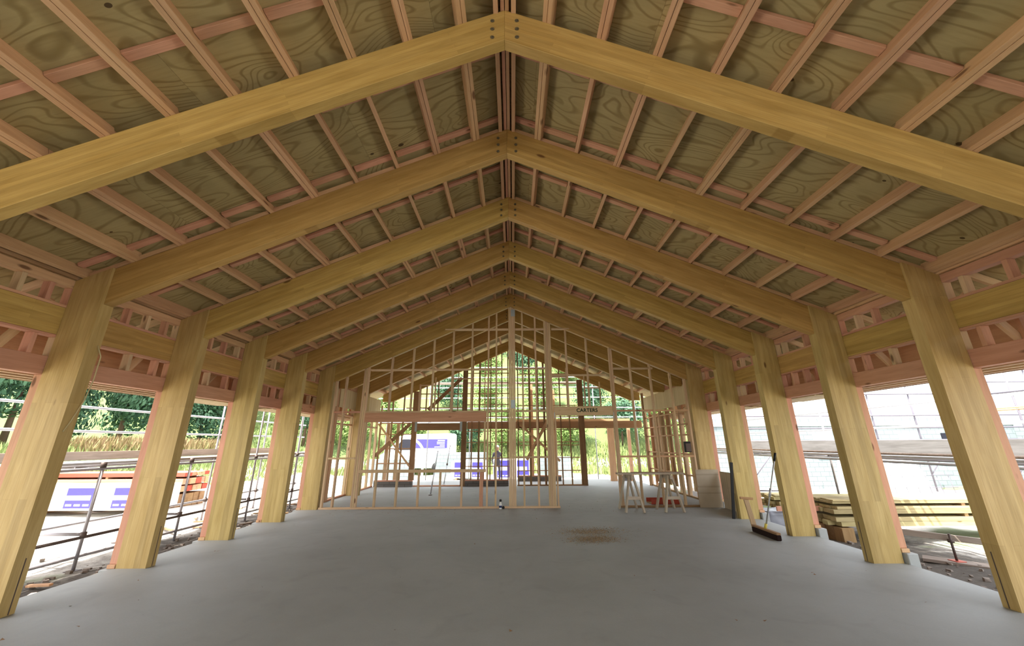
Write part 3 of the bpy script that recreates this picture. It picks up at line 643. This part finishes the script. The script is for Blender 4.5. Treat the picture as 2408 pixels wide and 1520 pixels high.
LS = [5.1, 7.0, 8.9, 11.1, 13.2, 15.4]; RS = [10.35, 12.2, 14.6]
scaffold(-1, -7.0, -8.15, LS, -.36, 3.5, [(-7.03, 1.22, TUBE), (-8.18, 2.31, STEEL), (-8.18, 1.86, STEEL), (-8.18, 1.22, TUBE), (-7.03, .16, DSTEEL), (-8.18, .2, TUBE), (-7.03, -.12, TUBE)], [(-7.08, -7.30), (-7.32, -7.54), (-7.56, -7.78), (-7.80, -8.02)], 'left')
scaffold(1, 7.0, 8.15, RS, -.48, 3.5, [(7.03, 1.22, STEEL), (8.18, 2.3, STEEL), (8.18, 1.86, STEEL), (8.18, 1.22, TUBE), (7.03, 1.36, BOARD)], [(7.08, 7.30), (7.32, 7.54), (7.56, 7.78), (7.80, 8.02)], 'right')
for sx, sd in ((-1, 'left'), (1, 'right')):
    o = box('toe_board', *sorted((sx*8.08, sx*8.11)), 4.3, 15, 1.335, 1.49 if sx < 0 else 1.60, BOARD if sx < 0 else GBOARD); tag(o, f'long toe board on the outer edge of the {sd} scaffold deck', 'toe board')
# adjustable foot with sole board, right
jf = thing('scaffold_jack', 'screw jack on a small plate carrying a raking timber, outside the right wall', 'scaffold jack', (7.72, 7.55, -.45))
tube('screw', [(7.72, 7.55, -.4), (7.72, 7.55, .02)], .018, DSTEEL, jf); box('jack_plate', 7.64, 7.80, 7.47, 7.63, -.405, -.395, RSTEEL, jf, 0); tube('nut', [(7.72, 7.55, -.12), (7.72, 7.55, -.07)], .045, DSTEEL, jf)
o = bar('sole_board', (7.42, 7.85, -.43), (8.05, 7.22, -.43), .3, .05, BOARD); tag(o, 'grey sole board on the ground under the screw jack', 'board')
o = bar('raking_timber', (6.9, 8.35, -.02), (8.6, 6.9, -.09), .05, .1, BOARD); tag(o, 'dark timber bearer lying across the screw jack, outside the right wall', 'timber')
# ---------------- stacks of timber ----------------
def stack(x0, x1, y0, y1, z0, rows, lab, mat_fn, gap=.012, name='timber_stack', d=None, rnd=random.Random(2)):
    r = thing(name, lab, 'timber stack', ((x0+x1)/2, (y0+y1)/2, z0)); z = z0; i = 0
    for h, kind in rows:
        if kind == 'g':
            for q in (.1, .5, .9): x = x0+(x1-x0)*q; box('spacer', x-.04, x+.04, y0+.02, y1-.02, z, z+h, BROWN, r)
        else:
            n = kind; wd = (y1-y0)/n
            for j in range(n):
                e = rnd.uniform(-.12, .06); box('plank', x0+e, x1+rnd.uniform(-.05, .1), y0+j*wd+gap/2, y0+(j+1)*wd-gap/2, z, z+h-.004, mat_fn(i+j), r)
        z += h; i += 1
    return r
PK = [PALE, RAFT, BOARD, PALE, BROWN]
YPL = wood('yellow stacked timber', (.50, .42, .22), (.36, .29, .14), .8, .4, 0, .15)
stack(6.95, 12.5, 9.0, 10.0, -.14, [(.09, 6), (.09, 6), (.06, 'g'), (.09, 6), (.06, 6), (.05, 'g'), (.05, 5), (.03, 5)], 'large stack of sawn yellowish timber outside the right wall, nearer one', lambda i: YPL)
stack(6.9, 7.2, 8.95, 9.9, -.46, [(.3, 4)], 'short timber bearers under the end of the nearer right timber stack', lambda i: BROWN)
stack(11.4, 11.8, 9.0, 9.9, -.46, [(.3, 4)], 'short timber bearers under the middle of the nearer right timber stack', lambda i: BROWN)
stack(7.9, 10.6, 12.4, 13.2, -.4, [(.1, 'g'), (.09, 5), (.09, 5), (.04, 'g'), (.09, 5), (.04, 5)], 'smaller stack of pale timber outside the right wall, farther one', lambda i: YPL)
# wrapped bale
wb = thing('wrapped_bale', 'grey plastic wrapped bale on the ground outside the right wall', 'bale', (6.15, 9.95, -.45))
bm = bmesh.new(); bmesh.ops.create_cube(bm, size=1); bmesh.ops.subdivide_edges(bm, edges=bm.edges[:], cuts=5, use_grid_fill=True); rnd = random.Random(4)
for v_ in bm.verts: v_.co = Vector((6.12+v_.co.x*.75, 9.75+v_.co.y*.6, -.17+v_.co.z*.52))+Vector((rnd.uniform(-.02, .02), rnd.uniform(-.02, .02), rnd.uniform(-.015, .015)))
fin(bm, 'wrapped_block', WRAP, wb, Matrix.Translation((6.1, 9.75, -.17)), True)
o = box('board_edge', 5.95, 7.0, 9.4, 9.44, .1, .2, PINK); tag(o, 'pink board lying on top of the grey wrapped bale', 'board')
o = box('orange_sleeve', 5.75, 5.80, 8.62, 8.72, -.42, .02, ORG); tag(o, 'orange plastic sleeve standing on the ground near the third right column', 'sleeve')
# crumpled rubbish outside right
def crumple(loc, s, mat, lab, seed):
    bm = bmesh.new(); bmesh.ops.create_icosphere(bm, subdivisions=3, radius=1); r = random.Random(seed)
    for v_ in bm.verts: v_.co = Vector((v_.co.x*s[0], v_.co.y*s[1], v_.co.z*s[2]))*r.uniform(.65, 1.15)
    o_ = fin(bm, 'crumpled_wrapping', mat, None, None); o_.location = loc; tag(o_, lab, 'wrapping', 'crumpled wrapping outside right')
crumple((5.95, 8.3, -.36), (.2, .12, .07), RAG, 'crumpled pale wrapping on the soil outside the third right column', 1); crumple((6.3, 8.9, -.38), (.3, .1, .05), RAG, 'long crumpled pale wrapping beside the timber stack end', 2); crumple((5.85, 7.75, -.37), (.14, .1, .05), RAG, 'small crumpled pale wrapping nearest the slab edge on the right', 3)
# mesh panel
mp = thing('mesh_panel', 'square wire mesh panel standing beyond the right timber stack', 'mesh panel', (12.2, 12.0, -.4))
for i in range(6): tube('wire', [(11.2+i*.34, 12.0, -.42), (11.15+i*.34, 12.15, .95)], .008, DTUBE, mp, 6)
for i in range(5): tube('wire', [(11.15, 12.0+i*.03, -.38+i*.33), (13.0, 12.0+i*.03, -.38+i*.33)], .008, DTUBE, mp, 6)
# white mound
bm = bmesh.new(); bmesh.ops.create_icosphere(bm, subdivisions=4, radius=1)
for v_ in bm.verts: c_ = v_.co.copy(); v_.co = Vector((c_.x*1.3, c_.y*1.2, max(-.3, c_.z)*1.5))*(1+.06*math.sin(c_.x*7+c_.z*5)*math.cos(c_.y*6))
o = fin(bm, 'white_tarpaulin', WHITE, None, None, True); o.location = (13.6, 15.2, .0); tag(o, 'rounded white covered heap on the ground beyond the farther right timber stack', 'covered heap')
# neighbouring block wall building and its scaffold
bwp = bw = thing('neighbour_building', 'pale grey block building under construction beyond the right scaffold', 'building', (14, 18, -.4))
bwl = box('block_wall', 8.6, 24, 18.6, 18.8, -.5, 2.6, BLOCK, bw, 0); box('block_wall', 23.5, 23.7, 4, 18.59, -.5, 2.4, BLOCK, bw, 0); box('band_beam', 8.6, 24, 18.55, 18.595, 2.25, 2.45, CONC, bw, 0)
for i in range(7):
    box('window_opening', 10+i*2, 10.9+i*2, 18.54, 18.6, .9, 1.9, GLASS if i % 2 else STEEL, bwl, 0)
ns = thing('neighbour_scaffold', 'pale scaffold rails and braces in front of the neighbouring block building', 'scaffold', (16, 16.6, 0))
for i in range(9): tube('standard', [(10+i*1.8, 16.8, -.4), (10+i*1.8, 16.8, 5.4)], .03, DTUBE, ns, 8)
for z in (1.6, 2.1, 2.6, 3.5, 4.0, 4.6): tube('rail', [(9.6, 16.75, z), (25, 16.75, z)], .03, DTUBE, ns, 8)
for i in range(4): tube('brace', [(10+i*3.6, 16.85, .2), (11.8+i*3.6, 16.85, 2.1)], .02, DTUBE, ns, 8)
for x in (16.5, 17.6): 
    for i in range(5): tube('standard', [(x, 4+i*2.4, -.4), (x, 4+i*2.4, 5)], .03, DTUBE, ns, 8)
    for z in (1.6, 2.6, 3.1, 4.1): tube('rail', [(x, 2, z), (x, 15, z)], .03, DTUBE if z != 2.6 else RAFT, ns, 8)
o = box('blue_strap', 16.40, 16.45, 14.6, 14.75, 2.0, 3.5, BLUE); tag(o, 'bright blue strap hanging from the neighbouring scaffold on the right', 'strap')
# ---------------- left yard: packs of timber ----------------
stack(-17.5, -14.2, 12.8, 13.9, ter(-15, 13)+.02, [(.12, 'g'), (.16, 5), (.16, 5)], 'pack of timber with violet printed wrapping base, left yard', lambda i: WHITEW)
def pack(x0, x1, y0, y1, z0, h, lab, face='y'):
    r = thing('wrapped_timber_pack', lab, 'timber pack', ((x0+x1)/2, (y0+y1)/2, z0), 'wrapped timber packs')
    wr = box('wrapped_block', x0, x1, y0, y1, z0+.1, z0+h, WHITE, r, .01)
    for q in (.15, .85): x = x0+(x1-x0)*q; box('bearer', x-.05, x+.05, y0, y1, z0-.2, z0+.1, BROWN, r)
    n = max(2, int((x1-x0)/1.15))
    for i in range(n):
        xa = x0+(i+.2)*(x1-x0)/n; xb = x0+(i+.8)*(x1-x0)/n; zm = z0+.1+(h-.1)*.5
        box('printed_panel', xa, xb, y0-.004, y0, z0+.1+(h-.1)*.62, z0+h-.05, PRINT, wr, 0); box('printed_panel', xa, xb, y0-.004, y0, z0+.16, z0+.1+(h-.1)*.42, PRINT, wr, 0)
        for u in range(3): box('printed_stroke', xa+.05+u*(xb-xa)/3.3, xa+.05+(u+.7)*(xb-xa)/3.3, y0-.006, y0-.004, z0+.22, z0+.27, WHITE, wr, 0)
        box('printed_panel', xb-.1, xb, y0-.004, y0, z0+.1+(h-.1)*.42, z0+.1+(h-.1)*.62, PRINT, wr, 0)
pack(-14.5, -10.4, 12.0, 13.0, -.28, .75, 'white wrapped timber pack with violet print in the left yard, nearer')
stack(-15.5, -10.6, 13.2, 14.4, .1, [(.06, 'g'), (.18, 5), (.04, 'g'), (.18, 5), (.06, 'g'), (.12, 4)], 'orange red timber stack behind the wrapped pack in left yard', lambda i: (PINK, RAFT, RSTEEL)[i % 3])
stack(-15.5, -10.6, 13.2, 14.3, -.34, [(.43, 5)], 'lower bearer course under the orange red timber stack in left yard', lambda i: BROWN)
pack(-3.3, -1.4, 22, 23, -.3, .95, 'white wrapped timber pack with violet print beyond the far wall, left one'); pack(-1.0, 1.1, 21.6, 22.6, -.3, 1.05, 'white wrapped timber pack with violet print beyond the far wall, right one')
def gabion(x0, x1, y0, y1, z1, lab):
    o_ = box('block_heap', x0, x1, y0, y1, -.45, z1, BLOCK, None, .02); tag(o_, lab, 'block stack', 'stacked blocks beyond the far wall')
gabion(-4.6, -1.6, 24.2, 25, 1.05, 'grey stacked blocks beyond the far doorway, left'); gabion(-7.5, -5.2, 21, 21.8, .8, 'grey stacked blocks beyond the crossed braces, farthest left')
gabion(1.6, 3.4, 23, 24, .8, 'grey stacked blocks beyond the far wall, right of centre')
# debris along the left slab edge
rnd = random.Random(11); bm = bmesh.new()
for i in range(2200):
    x = -5.45-abs(rnd.gauss(0, .75)); y = rnd.uniform(2.5, 16)
    if rnd.random() < .4: x = 5.6+abs(rnd.gauss(0, 1.1))
    z = ter(x, y); r = rnd.uniform(.008, .035); c_ = Vector((x, y, z+r*.4)); g_ = bmesh.ops.create_cube(bm, size=r*2)
    q = rnd.uniform(0, 3)
    for v_ in g_['verts']: u = v_.co; v_.co = c_+Vector((u.x*math.cos(q)-u.y*math.sin(q), u.x*math.sin(q)+u.y*math.cos(q), u.z*.7))*rnd.uniform(.7, 1.2)
tag(fin(bm, 'gravel', plain('gravel stones', (.24, .20, .17), .95, 0, .4, 3)), 'loose gravel and rubble strewn beside the slab edges', 'gravel', None, 'stuff')
for i in range(26):
    x = rnd.uniform(-9.5, -5.9); y = rnd.uniform(5, 15); a_ = rnd.uniform(0, 3.1); l_ = rnd.uniform(.2, .8)
    z = max(ter(x, y), ter(x+l_*math.cos(a_), y+l_*math.sin(a_)))+.03
    o = bar('scrap_timber', (x, y, z), (x+l_*math.cos(a_), y+l_*math.sin(a_), z+.005), .06, .03, (BROWN, RAFT, BOARD)[i % 3]); tag(o, f'scrap timber offcut on the ground outside left, {ORD[i] if i < 20 else ORD[i-20]+" last"} of the scatter', 'offcut', 'scrap timber outside left')
# ---------------- van and worker beyond the far wall ----------------
vn = thing('white_van', 'white van with dark blue panel and white lettering lines beyond the far doorway', 'van', (-5.3, 26, -.3))
bm = bmesh.new(); P = [(-8.4, 0.1), (-8.4, .9), (-7.9, 1.15), (-7.2, 1.95), (-6.9, 2.15), (-3.9, 2.2), (-3.8, 2.1), (-3.8, .1)]
poly_prism(bm, P, 25.6, 27.4); vb = fin(bm, 'van_body', WHITE, vn, Matrix.Translation((-5.3, 26, 1)), bev=.03)
box('blue_panel', -6.3, -4.15, 25.585, 25.6, 1.3, 1.85, PRINT, vb, 0); bm = bmesh.new(); poly_prism(bm, [(-7.55, 1.2), (-7.0, 1.85), (-6.45, 1.85), (-6.45, 1.2)], 25.58, 25.598); fin(bm, 'side_window', GLASS, vb, Matrix.Translation((-7, 25.6, 1.5)))
for i, (a, b_) in enumerate(((-4.75, -4.3), (-4.8, -4.3), (-4.8, -4.3), (-4.6, -4.3), (-4.95, -4.3))): box('lettering_line', a, b_, 25.575, 25.584, 1.74-i*.1, 1.79-i*.1, WHITE, vb, 0)
for x in (-7.4, -4.7): tube('wheel', [(x, 25.55, .12), (x, 25.8, .12)], .36, RUBBER, vn, 20); 
ar = thing('pipe_arch', 'white curved pipe arch in front of the van beyond the far doorway', 'pipe', (-5.4, 23, -.3))
tube('arch', [(-6.4+1.25*math.cos(a_), 23.4, 1.0+.95*math.sin(a_)) if True else 0 for a_ in [math.pi*(.62-.62*i/10) for i in range(11)]]+[(-5.15, 23.4, -.3)], .07, WHITE, ar)
# worker
ps = thing('person', 'person in dark work clothes and pale cap standing beyond the far wall', 'person', (-.75, 20.6, -.33))
def skin_body():
    me = bpy.data.meshes.new('body'); vs_ = [(0, 0, .95), (0, 0, 1.15), (0, 0, 1.38), (0, 0, 1.5), (0, -.02, 1.62), (-.1, 0, .88), (-.12, .02, .5), (-.12, 0, .08), (-.12, -.12, .03), (.1, 0, .88), (.13, -.04, .5), (.12, 0, .08), (.12, -.12, .03), (-.19, 0, 1.40), (-.25, .02, 1.12), (-.2, -.18, .95), (-.19, -.25, .92), (.19, 0, 1.40), (.25, .02, 1.12), (.2, -.18, .98), (.19, -.26, .97)]
    es = [(0, 1), (1, 2), (2, 3), (3, 4), (0, 5), (5, 6), (6, 7), (7, 8), (0, 9), (9, 10), (10, 11), (11, 12), (2, 13), (13, 14), (14, 15), (15, 16), (2, 17), (17, 18), (18, 19), (19, 20)]
    rs = [.15, .14, .16, .06, .1, .1, .07, .05, .045, .1, .07, .05, .045, .07, .05, .035, .035, .07, .05, .035, .035]
    me.from_pydata([Vector(v_)+Vector((-.75, 20.6, -.33)) for v_ in vs_], es, []); me.materials.append(HIVIS); o_ = link('body', me, ps)
    m_ = o_.modifiers.new('s', 'SKIN'); 
    for i, r in enumerate(rs): me.skin_vertices[0].data[i].radius = (r, r*.85)
    me.skin_vertices[0].data[0].use_root = True; m2 = o_.modifiers.new('u', 'SUBSURF'); m2.levels = m2.render_levels = 2
skin_body()
bm = bmesh.new(); bmesh.ops.create_uvsphere(bm, u_segments=14, v_segments=10, radius=.115)
for v_ in bm.verts: v_.co = Vector((v_.co.x*.85-.75, v_.co.y-.01+20.58, v_.co.z*1.1+1.33))
fin(bm, 'head', SKIN, ps, Matrix.Translation((-.75, 20.6, 1.3)), True)
bm = bmesh.new(); bmesh.ops.create_uvsphere(bm, u_segments=14, v_segments=10, radius=.12)
for v_ in bm.verts: v_.co = Vector((v_.co.x*.9-.75, v_.co.y*1.1+20.58, max(0, v_.co.z)*.9+1.38))
fin(bm, 'cap', WHITE, ps, Matrix.Translation((-.75, 20.6, 1.3)), True)
# far scaffold rails beyond the gable
fsb = thing('far_scaffold', 'galvanised scaffold rails and uprights outside the far gable', 'scaffold', (0, 18.9, 0))
for i in range(7): tube('standard', [(-6+i*2, 19.0, -.35), (-6+i*2, 19.0, 6.2)], .024, STEEL, fsb, 8)
for z in (2.75, 3.2, 3.7, 4.2, 4.7, 5.2): tube('rail', [(-6.5, 18.95, z), (6.5, 18.95, z)], .024, STEEL, fsb, 8)
for i, z in enumerate((2.55, 4.45)): box('scaffold_board', -6.5, 3.4, 19.05, 19.6, z, z+.045, BOARD if i else STEEL, fsb)

# ---------------- planting ----------------
def crown(seed, mat, n=4200, leaf=.16, sq=.8):
    r = random.Random(seed); bm = bmesh.new(); blobs = []
    for i in range(16):
        a_ = r.uniform(0, 6.28); q = r.uniform(0, .62); blobs.append((Vector((q*math.cos(a_), q*math.sin(a_), r.uniform(-.45, .7)*sq)), r.uniform(.28, .5)))
    for i in range(n):
        c_, rad = r.choice(blobs); d_ = Vector((r.gauss(0, 1), r.gauss(0, 1), r.gauss(0, 1))).normalized(); p = c_+d_*rad*r.uniform(.75, 1.05)
        if p.z < -.8: continue
        t1 = d_.cross(Vector((r.random(), r.random(), r.random()))).normalized(); t2 = (d_+Vector((r.uniform(-.6, .6), r.uniform(-.6, .6), r.uniform(-.6, .6)))).normalized().cross(t1).normalized()
        l_ = leaf*r.uniform(.5, 1.1)*.5; ww = l_*.55
        bm.faces.new([bm.verts.new(p+t1*l_), bm.verts.new(p+t2*ww), bm.verts.new(p-t1*l_), bm.verts.new(p-t2*ww)])
    me = bpy.data.meshes.new('foliage'); bm.to_mesh(me); bm.free(); me.materials.append(mat); return me
crD = [crown(i, LEAFD, 4500, .11) for i in range(3)]; crB = [crown(10+i, LEAFB, 4500, .1) for i in range(3)]
trunk = None
def tree(x, y, h, rad, me, lab, grp, kind='tree'):
    z = ter(x, y); r = thing('bushy_tree' if kind == 'tree' else 'bush', lab, kind, (x, y, z-.05), grp)
    o_ = bpy.data.objects.new('foliage', me); C.objects.link(o_); o_.parent = r; o_.location = (0, 0, h*.5); o_.scale = (rad, rad, h*.62); o_.rotation_euler = (0, 0, random.uniform(0, 6))
    tr = tube('trunk', [(x, y, z-.05), (x+.05, y, z+h*.6)], [.12*h/4, .05*h/4], BARK, r, 7)
random.seed(21)
for i in range(14):
    tree(-22.5+random.uniform(-.8, .8), 2+i*2.6, random.uniform(4.6, 6), random.uniform(2.0, 2.6), crD[i % 3] , f'dark green tree in the hedge beyond the left yard, {ORD[i]} from the near end', 'hedge trees on the left')
n = 0
for row, (y, cnt) in enumerate(((31, 9), (36, 8), (42, 8), (48, 7))):
    for i in range(cnt):
        x = -18+36*(i+.5)/cnt+random.uniform(-1, 1); me = crB[i % 3] if (row+i) % 3 else crD[i % 3]
        tree(x, y+random.uniform(-1, 1), random.uniform(3, 4.4)+row*.5, random.uniform(1.9, 2.6), me, f'{"bright" if me in crB else "dark"} green bush on the far slope, {ORD[row]} row up, {ORD[i]} from left', 'bushes on the far slope', 'bush')
def tufts(name, n, xr, yr, hmax, mat, lab, cat):
    r = random.Random(n); bm = bmesh.new()
    for i in range(n):
        x, y = r.uniform(*xr), r.uniform(*yr); z = ter(x, y)-.02; h = hmax*r.uniform(.4, 1); a_ = r.uniform(0, 6.28); wd = h*.12
        d_ = Vector((math.cos(a_), math.sin(a_), 0)); l_ = Vector((r.uniform(-.4, .4), r.uniform(-.4, .4), 1))*h
        p = Vector((x, y, z)); bm.faces.new([bm.verts.new(p-d_*wd), bm.verts.new(p+d_*wd), bm.verts.new(p+l_)])
    tag(fin(bm, name, mat), lab, cat, None, 'stuff')
tufts('grass_bank', 16000, (-20.5, -14), (2, 40), .45, GRASSM, 'yellow green grass growing on the bank beyond the left yard', 'grass')
tufts('weeds', 2600, (-20.5, -18), (17, 27), .7, LEAFR, 'reddish brown weeds at the foot of the hedge on the left', 'weeds')
tufts('meadow_grass', 12000, (-12, 14), (26, 32), .6, GRASSM, 'bright grass on the slope beyond the far wall', 'grass')
